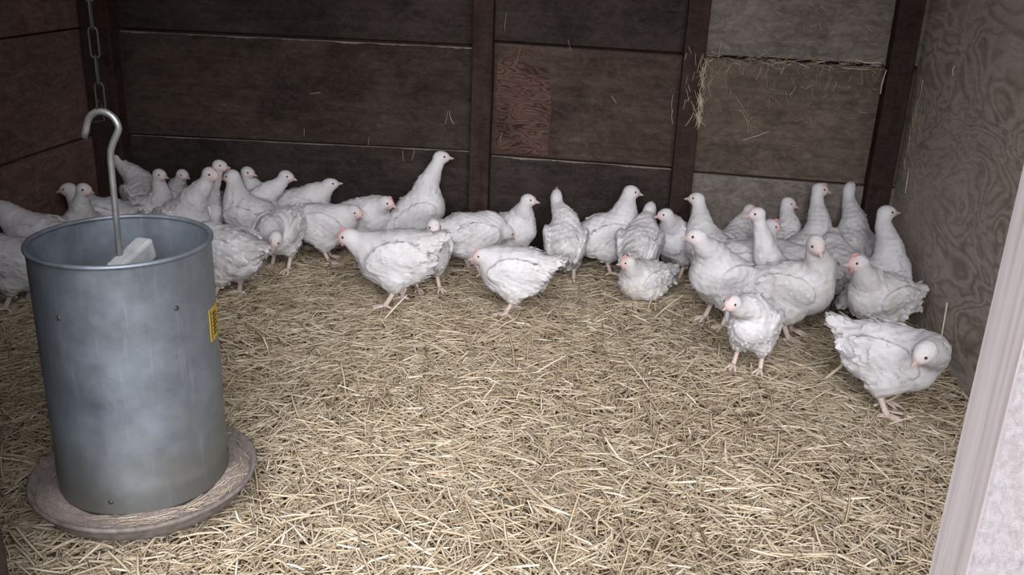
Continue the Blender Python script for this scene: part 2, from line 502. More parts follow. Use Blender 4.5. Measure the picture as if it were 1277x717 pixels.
# straw bits caught on the walls
def wall_bits(name, pts, label):
    """pts: (x, y, z, angle in the wall plane, length, width, along) along 'x' back wall, 'y' side wall"""
    P = []; A = []; PT = []; L = []; Wd = []
    for (x, y, z, a, l, w, al) in pts:
        P.append((x, y, z)); dx = math.cos(a); dz = math.sin(a)
        A.append(0.0 if al == 'x' else PI/2); PT.append(a); L.append(l); Wd.append(w)
    n = len(P)
    c = RNG.normal(0, .18, (n, 2))
    o = straw_mesh(name, np.array(P), np.array(A), np.array(PT), np.array(L), np.array(Wd)*1.7, RNG.uniform(.3, .95, n), c)
    return tag(o, label, 'straw', kind='stuff')
bits = []
for i in range(150):   # seam on the right bay
    x = .26 + (random.random()**.8)*.66
    bits.append((x, YB-.034, .764+random.gauss(0, .010), random.gauss(0, .35), random.uniform(.015, .05), random.uniform(.0010, .0020), 'x'))
for i in range(60):   # hanging bits below that seam
    x = .26 + random.random()*.60
    z = .75 - abs(random.gauss(0, .07))
    bits.append((x, YB-.027, z, PI/2+random.gauss(0, .3), random.uniform(.015, .05), random.uniform(.0009, .0018), 'x'))
for i in range(60):
    bits.append((random.uniform(.27, .85), YB-.034, random.uniform(.56, .74) if i % 2 else random.uniform(.78, .95), random.uniform(0, PI), random.uniform(.01, .035), .0015, 'x'))
bits += [(.80, YB-.04, .775, -.04, .085, .0045, 'x'), (.76, YB-.04, .752, .0, .09, .003, 'x'), (.845, YB-.09, .72, 1.5, .08, .005, 'x'), (.30, YB-.04, .79, 1.5, .055, .004, 'x')]
for (x, z, a) in ((.40, .60, 2.2), (.42, .55, 2.0), (.46, .50, .4), (.44, .52, 1.9)):
    bits.append((x, YB-.027, z, a, .09, .0022, 'x'))
wall_bits('wall_straw', bits, 'wisps of straw and hay caught on the board seam of the right back wall bay')
bits = []
for i in range(70):
    z = .76 - random.random()**.8*.22
    bits.append((.247+random.gauss(0, .006)+(.76-z)*.02, YB-.079, z, PI/2+random.gauss(0, .35), random.uniform(.02, .07), random.uniform(.001, .0026), 'x'))
for i in range(14):
    bits.append((random.uniform(.18, .25), YB-.079, random.uniform(.55, .8), random.uniform(.3, 2.6), random.uniform(.02, .06), .0018, 'x'))
wall_bits('post_straw', bits, 'strands of hay stuck down the edge of the second wall post')
bits = []
for (x, z, a, l) in ((-.64,.50,1.9,.05),(-.655,.50,1.4,.05),(-1.2,.41,1.5,.03),(-.95,.395,1.4,.04),(-.82,.345,1.6,.04),(-.78,.35,1.3,.04),(-1.15,.56,.2,.04),
                     (-.45,.85,1.5,.06),(-.40,.73,1.4,.06),(-.455,.43,1.3,.06),(-.22,.78,1.9,.04),(-.45,.44,1.5,.04),(.155,.60,1.6,.06),(.160,.55,1.7,.05),(-.05,.60,2.2,.03)):
    bits.append((x, YB-.034, z, a, l, .0016, 'x'))
wall_bits('board_straw', bits, 'single bits of straw clinging to the dark back wall boards left of the second post')
bits = []
for i in range(60):
    y = 3.31 - random.random()*.04
    bits.append((XR-.006, y, .64+random.gauss(0, .07), random.uniform(0, PI), random.uniform(.015, .06), .0013, 'y'))
bits += [(XR-.006, 3.24, .40, 1.45, .075, .0045, 'y'), (XR-.006, 3.0, .80, 1.5, .03, .004, 'y')]
wall_bits('corner_straw', bits, 'hay and straw bits stuck in the back right corner on the plywood')

def stalk(pts, w, label):
    mb = MB(); mb.tube(pts, w, 6)
    o = mb.build('straw_stalk', STRAW, smooth=True)
    at = o.data.attributes.new('tint', 'FLOAT', 'POINT'); at.data.foreach_set('value', [.86]*len(o.data.vertices))
    return tag(o, label, 'straw', 'long single straws')
stalk([(.955,2.62,.005),(.955,2.625,.10),(.953,2.63,.19)], .0022, 'thin upright straw leaning on the plywood wall behind the bird nearest the door post')
stalk([(.60,2.42,.012),(.64,2.43,.05),(.66,2.45,.085),(.667,2.46,.11)], .0045, 'bent thick straw rising from the bedding beside the tail of the right front bird')
stalk([(.70,2.28,.012),(.75,2.31,.02),(.79,2.33,.045)], .0035, 'short straw sloping up beside the leg of the bird nearest the door post')

# ------------------------------------------------------------------ hanging feeder
FX, FY = -.903, 1.530
feeder = bpy.data.objects.new('poultry_feeder', None); feeder.location = (FX, FY, 0.014); link(feeder)
tag(feeder, 'tall galvanised metal hanging poultry feeder with round dusty pan', 'feeder')
zo = .014
mb = MB()
mb.lathe([(.150,.10),(.1575,.07),(.158,.062),(.1595,.07),(.1595,.10),(.1605,.12),(.1590,.125),(.1590,.545),(.1600,.550)] , 96)
mb.lathe([(.158,.548),(.1575,.12),(.150,.10)], 96)
tank = mb.build('tank', GALV, feeder, smooth=True)
for k in range(1):
    pass
prof = [(.1590+.0045*math.cos(a), .552+.0045*math.sin(a)) for a in np.linspace(0, 2*PI, 13)]
mb = MB(); mb.lathe(prof, 96); mb.build('rolled_rim', GALV_IN, tank, smooth=True)
# lengthwise lap seam on the tank, low cone with feed inside
mb = MB()
mb.lathe([(.157,.30),(.10,.325),(.04,.345),(.001,.352)], 48); mb.build('feed_fill', FEED, feeder, smooth=True)
for (az, z) in ((-104, .455), (-84, .095), (-30, .46), (20, .1)):
    a = math.radians(az); r = .1590
    c = Vector((math.cos(a)*r, math.sin(a)*r, z)); nn = Vector((math.cos(a), math.sin(a), 0))
    mb = MB(); mb.tube([c - nn*.002, c + nn*.001, c + nn*.0026, c + nn*.003], [.0048, .0048, .0032, .0008], 12)
    mb.build('rivet', RUST, tank, smooth=True)
# pan
mb = MB()
mb.lathe([(.001,.004),(.115,.000),(.158,.010),(.192,.034),(.205,.052),(.2105,.062),(.2150,.066),(.2165,.071),(.2130,.0745),(.2085,.072),(.2025,.060),(.192,.046),(.165,.030),(.001,.026)], 96)
pan = mb.build('pan', PAN, feeder, smooth=True)
# feed in the pan, lumpy ring
nr, na = 9, 160
V = []; F = []
for i in range(nr):
    r = .150 + (.2035-.150)*i/(nr-1)
    for k in range(na):
        a = 2*PI*k/na
        z = .066 - .012*((r-.150)/.055)**2*(1) + .0035*math.sin(5*a+1)+.002*math.sin(17*a+r*300) + random.uniform(-.001,.001)
        V.append((r*math.cos(a), r*math.sin(a), z))
for i in range(nr-1):
    for k in range(na):
        F.append((i*na+k, (i+1)*na+k, (i+1)*na+(k+1)%na, i*na+(k+1)%na))
fd = mesh_obj('feed_ring', V, F, FEED, feeder, smooth=True)
# straw bits lying in the pan
n = 110
a = RNG.uniform(0, 2*PI, n); a[:70] = RNG.uniform(-1.5, .25, 70)
r = RNG.uniform(.166, .200, n)
so = straw_mesh('pan_straw', np.stack([r*np.cos(a), r*np.sin(a), np.full(n, .069)], 1), a+PI/2+RNG.normal(0, .35, n), RNG.normal(0, .06, n), RNG.uniform(.012, .045, n), RNG.uniform(.0009, .0018, n), RNG.uniform(.35, .95, n), RNG.normal(0, .1, (n, 2)))
so.location = (FX, FY, zo)
tag(so, 'bits of straw lying on the feed in the pan of the feeder', 'straw', kind='stuff')
# yellow sticker wrapped on the right side of the tank
def wrap_patch(a0, a1, z0, z1, r, skew=0.0, n=8, th=.0008):
    V = []; F = []
    for j, z in enumerate((z0, z1)):
        for i in range(n+1):
            a = a0 + (a1-a0)*i/n
            zz = z + skew*(i/n)
            V.append((r*math.cos(a), r*math.sin(a), zz)); 
    for j, z in enumerate((z0, z1)):
        for i in range(n+1):
            a = a0 + (a1-a0)*i/n; zz = z + skew*(i/n)
            V.append(((r-th)*math.cos(a), (r-th)*math.sin(a), zz))
    m_ = n+1
    for i in range(n):
        F.append((i, i+1, m_+i+1, m_+i))
        F.append((2*m_+i, i, i, 2*m_+i)) if False else None
    F = [f for f in F if f]
    # edge bands
    F += [(i, 2*m_+i, 2*m_+i+1, i+1) for i in range(n)] + [(m_+i, m_+i+1, 3*m_+i+1, 3*m_+i) for i in range(n)]
    F += [(0, m_, 3*m_, 2*m_), (m_-1, 3*m_-1, 4*m_-1, 2*m_-1)]
    return V, F
a0, a1 = math.radians(0), math.radians(19)
V, F = wrap_patch(a0, a1, .362, .426, .1602)
stk = mesh_obj('sticker', V, F, YELLOW, tank)
mb = MB()
for (t0, t1, z0, z1) in ((.25,.60,.412,.416),(.25,.75,.404,.407),(.25,.68,.396,.399),(.25,.78,.388,.391),(.25,.62,.380,.383),(.25,.72,.372,.375),(.36,.42,.372,.418),(.08,.12,.366,.423)):
    mb.add(*wrap_patch(a0+(a1-a0)*t0, a0+(a1-a0)*t1, z0, z1, .1607, n=3))
mb.build('sticker_print', BLACK, stk)
# hook rod
def arc(c, r, a0, a1, n):
    return [(c[0]+r*math.cos(a0+(a1-a0)*i/n), 0, c[1]+r*math.sin(a0+(a1-a0)*i/n)) for i in range(n+1)]
pts = [(-.006,0,.475),(-.004,0,.60),(-.002,0,.700),(.000,0,.718),(.006,0,.732),(.016,0,.750)] + arc((-.0095,.757), .0295, .05, PI-.30, 14) + [(-.0435,0,.750),(-.0480,0,.738)]
mb = MB(); mb.tube(pts, .0058, 14); rod = mb.build('hook_rod', RODM, feeder, smooth=True)
# pale bar the rod runs into
M_ = Matrix.Translation((.000, .0, .500)) @ Matrix.Rotation(math.radians(-6), 4, 'Z') @ Matrix.Rotation(math.radians(14), 4, 'X')
mb = MB(); mb.box((-.014,-.03,-.022), (.022,.074,.022), M_); mb.build('hanger_block', BLOCKM, feeder, bevel=.006)

# chain from the roof to the hook
chain = bpy.data.objects.new('chain', None); cx = FX-.0085
chain.location = (cx, FY, ZT); link(chain)
tag(chain, 'dark steel link chain hanging from the roof, holding the feeder hook', 'chain')
def link_mesh(rot):
    pts = []; R_ = .0070; Hh = .0185
    for i in range(9): a = PI*i/8; pts.append((R_*math.cos(a), 0, Hh+R_*math.sin(a)))
    for i in range(9): a = PI+PI*i/8; pts.append((R_*math.cos(a), 0, -Hh+R_*math.sin(a)))
    pts.append(pts[0])
    c_, s_ = math.cos(rot), math.sin(rot)
    mb = MB(); mb.tube([(p[0]*c_, p[0]*s_, p[2]) for p in pts], .0020, 7, cap=False); return mb
links = [link_mesh(.35), link_mesh(.35+PI/2)]
protos = [None, None]
z = .7925 + zo + .018; k = 0
while z < ZT - .01:
    q = k % 2
    if protos[q] is None:
        o = links[q].build('chain_link', CHAINM, chain, smooth=True); protos[q] = o
    else:
        o = protos[q].copy(); link(o, chain)
    o.location = (0, 0, z - ZT)
    z += .0466; k += 1
# wire tie looping under the hook
mb = MB(); mb.tube([(-.006,.004,.806+zo-ZT),(-.020,.006,.780-ZT+zo),(-.030,.004,.765-ZT+zo),(-.012,-.004,.768-ZT+zo),(.006,-.004,.772-ZT+zo),(.0,.0,.80-ZT+zo)], .0014, 6)
mb.build('tie_wire', CHAINM, chain, smooth=True)

# ------------------------------------------------------------------ chickens
def rot_y(a):   # nose up for positive a (x towards z)
    c, s = math.cos(a), math.sin(a); return np.array([[c,0,-s],[0,1,0],[s,0,c]])
def rot_z(a):
    c, s = math.cos(a), math.sin(a); return np.array([[c,-s,0],[s,c,0],[0,0,1]])
def rot_x(a):
    c, s = math.cos(a), math.sin(a); return np.array([[1,0,0],[0,c,-s],[0,s,c]])

def ell(P, c, r, R=None):
    q = P - np.asarray(c, np.float32)
    if R is not None: q = q @ np.asarray(R, np.float32)
    r = np.asarray(r, np.float32)
    k0 = np.sqrt(((q/r)**2).sum(-1)); k1 = np.sqrt(((q/(r*r))**2).sum(-1)) + 1e-9
    return k0*(k0-1)/k1
def smin(a, b, k):
    h = np.clip(.5+.5*(b-a)/k, 0, 1); return b + (a-b)*h - k*h*(1-h)

def surface_nets(D, lo, h):
    s = D < 0
    c = np.zeros(tuple(n-1 for n in D.shape), np.int8)
    for dx in (0,1):
        for dy in (0,1):
            for dz in (0,1):
                c += s[dx:D.shape[0]-1+dx, dy:D.shape[1]-1+dy, dz:D.shape[2]-1+dz]
    act = (c > 0) & (c < 8)
    idx = -np.ones(act.shape, np.int64); I = np.argwhere(act); idx[act] = np.arange(len(I))
    acc = np.zeros((len(I), 3)); cnt = np.zeros(len(I))
    for ax in range(3):
        for a in (0,1):
            for b in (0,1):
                o0 = [0,0,0]; o1 = [0,0,0]; oth = [k for k in range(3) if k != ax]
                o0[oth[0]] = a; o0[oth[1]] = b; o1[:] = o0; o1[ax] = 1
                d0 = D[I[:,0]+o0[0], I[:,1]+o0[1], I[:,2]+o0[2]]; d1 = D[I[:,0]+o1[0], I[:,1]+o1[1], I[:,2]+o1[2]]
                mk = (d0 < 0) != (d1 < 0)
                t = np.where(mk, d0/(d0-d1+1e-12), 0)
                p = np.tile(np.array(o0, float), (len(I), 1)); p[:, ax] = t
                acc += np.where(mk[:, None], p, 0); cnt += mk
    V = (I + acc/cnt[:, None])*h + lo
    Q = []
    for ax in range(3):
        oth = [k for k in range(3) if k != ax]
        sl0 = [slice(1, n-1) for n in D.shape]; sl1 = list(sl0)
        sl0[ax] = slice(0, D.shape[ax]-1); sl1[ax] = slice(1, D.shape[ax])
        a = s[tuple(sl0)]; b = s[tuple(sl1)]
        for flip in (False, True):
            E = np.argwhere((a & ~b) if not flip else (~a & b))
            if not len(E): continue
            E = E + np.array([0 if k == ax else 1 for k in range(3)])
            def at(d1, d2):
                J = E.copy(); J[:, oth[0]] -= d1; J[:, oth[1]] -= d2
                return idx[J[:,0], J[:,1], J[:,2]]
            q = np.stack([at(1,1), at(0,1), at(0,0), at(1,0)], 1)
            if flip != (ax == 1): q = q[:, ::-1]
            Q.append(q)
    return V, np.concatenate(Q)

EYE_ME = None
def uv_ball(r, n=10, m_=8):
    V = []; F = []
    for j in range(m_+1):
        a = PI*j/m_
        for i in range(n):
            b_ = 2*PI*i/n; V.append((r*math.sin(a)*math.cos(b_), r*math.sin(a)*math.sin(b_), r*math.cos(a)))
    for j in range(m_):
        for i in range(n): F.append((j*n+i, (j+1)*n+i, (j+1)*n+(i+1)%n, j*n+(i+1)%n))
    return V, F

def beak_geo():
    """curved upper and lower beak along +x"""
    mb = MB()
    def horn(L, w, h, droop, up):
        V = []; F = []; n = 8; S = 6
        for i in range(S+1):
            t = i/S; k = (1-t**1.5)
            for j in range(n):
                a = 2*PI*j/n
                V.append((L*t, w*k*math.cos(a), up + h*k*math.sin(a) - droop*t*t))
        for i in range(S):
            for j in range(n): F.append((i*n+j, i*n+(j+1)%n, (i+1)*n+(j+1)%n, (i+1)*n+j))
        mb.add(V, F)
    horn(.021, .0068, .0052, .0052, .0015)
    horn(.0155, .0055, .0032, .001, -.0035)
    return mb
BEAK_ME = None; COMB_ME = {}

def make_chicken(row, first):
    global EYE_ME, BEAK_ME
    (x, y, th, s, pit, sit, Hl, hy, hpi, comb, label) = row
    rng = np.random.default_rng(int(abs(x*1000)+abs(y*7919)) % 100000)
    pr = math.radians(pit); dz = -.066 if sit else 0.0
    piv = np.array([-.01, 0, .14+dz])
    B = rot_y(pr)
    def T(p): return B @ (np.array(p, float) - np.array([-.01,0,.14])) + piv
    prims = []
    def add(c, r, R=None, k=.02): prims.append((T(c), r, B if R is None else B @ R, k))
    add((-.006, 0, .155), (.090, .073, .071), None)
    add((.040, 0, .146), (.064, .064, .068), None, .03)
    add((-.062, 0, .158), (.062, .058, .056), None, .03)
    add((-.028, 0, .116), (.072, .060, .050), None, .03)
    # tail
    add((-.112, 0, .176), (.044, .028, .018), rot_y(-.30), .03)
    add((-.130, 0, .182), (.028, .021, .012), rot_y(-.35), .018)
    # thighs
    for sg in (-1, 1):
        if sit: prims.append((np.array([.0, sg*.052, .050]), (.055, .030, .032), np.eye(3), .02))
        else:   prims.append((np.array([-.005, sg*.038, .098]), (.040, .028, .042), rot_y(-.3), .02)); prims.append((np.array([-.012, sg*.037, .073]), (.019, .016, .026), np.eye(3), .014))
    # neck
    Hc = np.array(Hl, float); nb = T((.045, 0, .168))
    hyl = math.radians(hy - th); hp = math.radians(hpi)
    HR = rot_z(hyl) @ rot_y(hp)
    hf = HR @ np.array([1.0, 0, 0])
    d = Hc - nb; ln = np.linalg.norm(d)
    c1 = nb + B @ np.array([.30, 0, .35])*ln
    c2 = Hc - hf*.02 - np.array([0, 0, 1.0])*ln*.30
    c2[2] = max(c2[2], .05)
    K = 12
    for i in range(K+1):
        t = i/K
        p = (1-t)**3*nb + 3*(1-t)**2*t*c1 + 3*(1-t)*t*t*c2 + t**3*(Hc - hf*.004)
        r = .036*(1-t)**1.7 + .0174 + .004*(1-t)
        prims.append((p, (r, r*.95, r), None, .014))
    prims.append((Hc, (.0290, .0212, .0228), HR, .010))
    prims.append((Hc + HR @ np.array([.013, 0, -.003]), (.0180, .0142, .0148), HR, .009))
    # wings: folded, slightly proud of the body
    wings = []
    for sg in (-1, 1):
        Wr = rot_y(-.10) @ rot_z(sg*.10) @ rot_x(-sg*.16)
        wings.append((T((-.014, sg*.065, .163)), (.078, .0155, .047), B @ Wr))
        wings.append((T((-.072, sg*.055, .158)), (.046, .0100, .024), B @ rot_y(.22) @ rot_z(sg*.20)))
    h = .0042
    allc = np.array([p[0] for p in prims]); allr = np.array([max(p[1]) for p in prims])
    lo = (allc - allr[:, None]).min(0) - .02; hi = (allc + allr[:, None]).max(0) + .02
    lo[2] = max(lo[2], -.012)
    n3 = np.ceil((hi-lo)/h).astype(int)
    ax = [np.float32(lo[k]) + np.float32(h)*np.arange(n3[k], dtype=np.float32) for k in range(3)]
    P = np.stack(np.meshgrid(*ax, indexing='ij'), -1)
    D = None
    shape = P.shape[:3]
    D = np.full(shape, .5, np.float32)
    for (c, r, R, k) in prims:
        mr = max(r) + .03
        i0 = np.maximum(((c-mr-lo)/h).astype(int), 0); i1 = np.minimum(((c+mr-lo)/h).astype(int)+1, n3)
        sl = tuple(slice(a, b_) for a, b_ in zip(i0, i1))
        D[sl] = smin(D[sl], ell(P[sl], c, r, R), k)
    for (c, r, R) in wings:
        mr = max(r) + .02
        i0 = np.maximum(((c-mr-lo)/h).astype(int), 0); i1 = np.minimum(((c+mr-lo)/h).astype(int)+1, n3)
        sl = tuple(slice(a, b_) for a, b_ in zip(i0, i1))
        D[sl] = smin(D[sl], ell(P[sl], c, r, R), .007)
    # plumage relief: ruffled, coarser towards the rear
    q = (P - piv.astype(np.float32)) @ B.astype(np.float32)
    ph = rng.uniform(0, 6, 4)
    rel = .0016*np.sin(q[...,0]*190+ph[0]+3*np.sin(q[...,2]*60+ph[1]))*np.sin(q[...,2]*150+q[...,1]*120+ph[2])
    rel += .0022*np.sin(q[...,0]*55+ph[1])*np.sin(q[...,2]*70+ph[3]+q[...,1]*40)
    hd2 = ((P - Hc.astype(np.float32))**2).sum(-1)
    D += rel*np.clip((np.sqrt(hd2)-.03)/.05, 0, 1)
    lowcut = -.004
    V, Q = surface_nets(D, lo, h)
    # two smoothing passes
    for _ in range(1):
        S = np.zeros_like(V); C = np.zeros(len(V))
        for a, b_ in ((0,1),(1,2),(2,3),(3,0)):
            np.add.at(S, Q[:,a], V[Q[:,b_]]); np.add.at(C, Q[:,a], 1)
            np.add.at(S, Q[:,b_], V[Q[:,a]]); np.add.at(C, Q[:,b_], 1)
        V = V*.5 + .5*S/C[:, None]
    face_c = V[Q].mean(1); e1 = V[Q[:,2]]-V[Q[:,0]]; e2 = V[Q[:,3]]-V[Q[:,1]]
    nrm = np.cross(e1, e2); nrm /= np.linalg.norm(nrm, axis=1)[:, None]+1e-12
    # pink face around the beak base and eye
    hl = (V - Hc) @ HR
    dd = np.sqrt(((hl - np.array([.016, 0, -.003]))**2/np.array([1.0, .8, .8])**2).sum(1))
    pink = np.clip(1.35 - dd/.027, 0, 1)**1.0 * (.50 + .50*comb)
    bl = (V - piv) @ B
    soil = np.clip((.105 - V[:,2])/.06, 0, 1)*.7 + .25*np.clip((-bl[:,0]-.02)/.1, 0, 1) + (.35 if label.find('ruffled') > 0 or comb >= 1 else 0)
    nb_v = len(V)
    # loose feathers lying along the body for a ragged outline
    sel = rng.permutation(len(Q))
    fc = face_c[sel]; fn = nrm[sel]
    away = np.linalg.norm(fc - Hc, axis=1) > .075
    fb = (fc - piv) @ B
    ok = away & (fc[:,2] > .045 + dz*.3) & (rng.uniform(0,1,len(fc)) < np.clip(.35 + (-fb[:,0])*5, .18, 1.0))
    fc = fc[ok][:620]; fn = fn[ok][:620]; fb = fb[ok][:620]
    back = np.tile(B @ np.array([-1.0, 0, -.28]), (len(fc), 1)) + rng.normal(0, .12, (len(fc), 3))
    tg = back - fn*(back*fn).sum(1)[:, None]; tg /= np.linalg.norm(tg, axis=1)[:, None]+1e-9
    sd = np.cross(fn, tg)
    rear = np.clip((-fb[:,0]+.02)/.12, 0, 1)
    Lf = (.012 + .012*rear)*rng.uniform(.8, 1.25, len(fc)); Wf = (.0050 + .0028*rear)*rng.uniform(.8, 1.2, len(fc))
    lift = rng.uniform(.0012, .0030, len(fc)) + .001*rear
    prof = ((0, .35, -.0010), (.40, 1.0, .45), (.80, .72, .9), (1.0, .08, 1.0))
    FV = []
    for (t, w, l) in prof:
        cpt = fc + tg*(Lf*t)[:, None] + fn*(lift*l)[:, None]
        FV += [cpt - sd*(Wf*w)[:, None] - fn*(.0008*w), cpt + sd*(Wf*w)[:, None] - fn*(.0008*w)]
    nf = len(fc); FV = np.stack(FV, 1).reshape(-1, 3)
    fq = np.array([[0,1,3,2],[2,3,5,4],[4,5,7,6]])
    FQ = (fq[None] + (np.arange(nf)*8)[:, None, None]).reshape(-1, 4) + nb_v
    # tail feathers: a small closed fan
    TV = []; TQ = []
    tb = nb_v + len(FV)
    for i, ta in enumerate(np.linspace(-.34, .34, 7)):
        o_ = np.array([-.122, ta*.05, .178 - abs(ta)*.012]); dr = np.array([-math.cos(ta), math.sin(ta), .30 - .3*abs(ta)]); dr /= np.linalg.norm(dr)
        sdv = np.cross([0,0,1.0], dr); sdv /= np.linalg.norm(sdv); Lt = .030*(1 - .35*abs(ta))*rng.uniform(.9, 1.1)
        for (t, w) in ((0,.5),(.5,1),(.85,.9),(1.0,.3)):
            for sg in (-1, 1): TV.append(T(o_ + dr*Lt*t + sdv*sg*w*.0075 + np.array([0,0,.0006*i])))
        for (a, b_, c_, d_) in fq: TQ.append([tb+i*8+a, tb+i*8+b_, tb+i*8+c_, tb+i*8+d_])
    TV = np.array(TV); TQ = np.array(TQ)
    allV = [V, FV, TV]; allQ = [Q, FQ, TQ]
    smooth_n = len(Q)
    # legs and feet
    leg = MB()
    if not sit:
        walk = rng.uniform(-.012, .018)
        for sg in (-1, 1):
            fx = .004 + sg*walk + LEGS.get(label[:22], (0, 0))[0 if sg < 0 else 1]
            hk = (-.018+ (fx-.004)*.35, sg*.037, .072); ank = (fx, sg*.040, .015)
            leg.tube([(hk[0]+.004, hk[1], .090), hk, ((hk[0]+ank[0])/2-.002, sg*.0385, .043), ank, (fx+.003, sg*.040, .008)], [.0125, .0095, .0074, .0076, .0068], 8)
            for (a, L_) in ((-.45, .040), (0.0, .047), (.45, .040)):
                dx, dy = math.cos(a), math.sin(a)
                leg.tube([(fx, sg*.040, .012), (fx+dx*L_*.4, sg*.040+dy*L_*.4, .0105), (fx+dx*L_*.8, sg*.040+dy*L_*.8, .006), (fx+dx*L_, sg*.040+dy*L_, .003)], [.0055, .0046, .0036, .0012], 7)
            leg.tube([(fx, sg*.040, .012), (fx-.014, sg*.043, .009), (fx-.022, sg*.045, .004)], [.0048, .0034, .0012], 7)
    LV = np.array(leg.v).reshape(-1, 3) if leg.v else np.zeros((0, 3))
    off = nb_v + len(FV) + len(TV)
    body_faces = [tuple(f) for f in np.concatenate(allQ).tolist()] + [tuple(i+off for i in f) for f in leg.f]
    VV = np.concatenate(allV + [LV])*s
    me = bpy.data.meshes.new('chicken')
    me.from_pydata(VV.tolist(), [], body_faces)
    nq = sum(len(a) for a in allQ)
    mi = np.zeros(len(body_faces), np.int32); mi[nq:] = 1
    me.polygons.foreach_set('material_index', mi)
    me.polygons.foreach_set('use_smooth', np.ones(len(body_faces), bool))
    pk = np.zeros(len(VV), np.float32); pk[:nb_v] = pink
    sl_ = np.zeros(len(VV), np.float32); sl_[:nb_v] = soil
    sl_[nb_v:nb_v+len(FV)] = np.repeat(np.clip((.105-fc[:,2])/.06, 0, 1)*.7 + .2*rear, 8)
    for nm, arr in (('pink', pk), ('soil', sl_)):
        at = me.attributes.new(nm, 'FLOAT', 'POINT'); at.data.foreach_set('value', arr)
    me.materials.append(FEATHER); me.materials.append(SKIN)
    me.update()
    o = bpy.data.objects.new('chicken', me); link(o)
    o.location = (x, y, float(floor_h(np.array(x), np.array(y))) + .004)
    o.rotation_euler = (0, 0, math.radians(th))
    tag(o, label, 'chicken', 'white chickens in the shed')
    # head parts
    M4 = Matrix([list(HR[i]) + [0] for i in range(3)] + [[0,0,0,1]])
    def place(me_, name, off_, flip=1):
        c = bpy.data.objects.new(name, me_); link(c, o)
        wp = (Hc + HR @ np.array(off_))*s
        c.matrix_local = Matrix.Translation(wp) @ M4 @ Matrix.Diagonal((s, s*flip, s, 1))
        return c
    if EYE_ME is None:
        V_, F_ = uv_ball(.0040); EYE_ME = bpy.data.meshes.new('eye'); EYE_ME.from_pydata(V_, [], F_); EYE_ME.materials.append(EYE)
        EYE_ME.polygons.foreach_set('use_smooth', [True]*len(F_)); 
        bm_ = beak_geo(); BEAK_ME = bpy.data.meshes.new('beak'); BEAK_ME.from_pydata(bm_.v, [], bm_.f); BEAK_ME.materials.append(BEAK)
        BEAK_ME.polygons.foreach_set('use_smooth', [True]*len(bm_.f))
    for sg in (-1, 1): place(EYE_ME, 'eye', (.0120, sg*.0180, .0045))
    place(BEAK_ME, 'beak', (.0275, 0, -.0035))
    # comb: a low serrated ridge
    key = round(comb, 1)
    if key not in COMB_ME:
        V_ = []; F_ = []; n_ = 12; hh = .0006 + .0085*comb*comb
        for i in range(n_+1):
            t = i/n_; xx = .026 - .036*t
            top = .0175 + .006*math.sin(PI*min(1, t*1.15)) - (.010*(1-t*4) if t < .25 else 0)
            e = hh*math.sin(PI*min(1, .12+t*.88))*(.72+.28*abs(math.sin(i*1.9)))
            w = .0022
            V_ += [(xx, -w, top-.004), (xx, w, top-.004), (xx, w*.5, top+e), (xx, -w*.5, top+e)]
        for i in range(n_):
            for k in range(4): F_.append((i*4+k, i*4+4+k, i*4+4+(k+1)%4, i*4+(k+1)%4))
        F_ += [(0,1,2,3), (n_*4+3, n_*4+2, n_*4+1, n_*4)]
        cm = bpy.data.meshes.new('comb'); cm.from_pydata(V_, [], F_); cm.materials.append(COMBM); COMB_ME[key] = cm
        cm.polygons.foreach_set('use_smooth', [True]*len(F_))
        V_, F_ = uv_ball(.0055, 8, 6); V_ = [(a*.8, b_*.45, c_*(.8+.8*comb)) for a, b_, c_ in V_]
        wm = bpy.data.meshes.new('wattle'); wm.from_pydata(V_, [], F_); wm.materials.append(COMBM); COMB_ME[('w', key)] = wm
        wm.polygons.foreach_set('use_smooth', [True]*len(F_))
    if comb >= .4: place(COMB_ME[key], 'comb', (0, 0, 0))
    if comb >= .6:
        for sg in (-1, 1): place(COMB_ME[('w', key)], 'wattle', (.020, sg*.007, -.016))
    return o

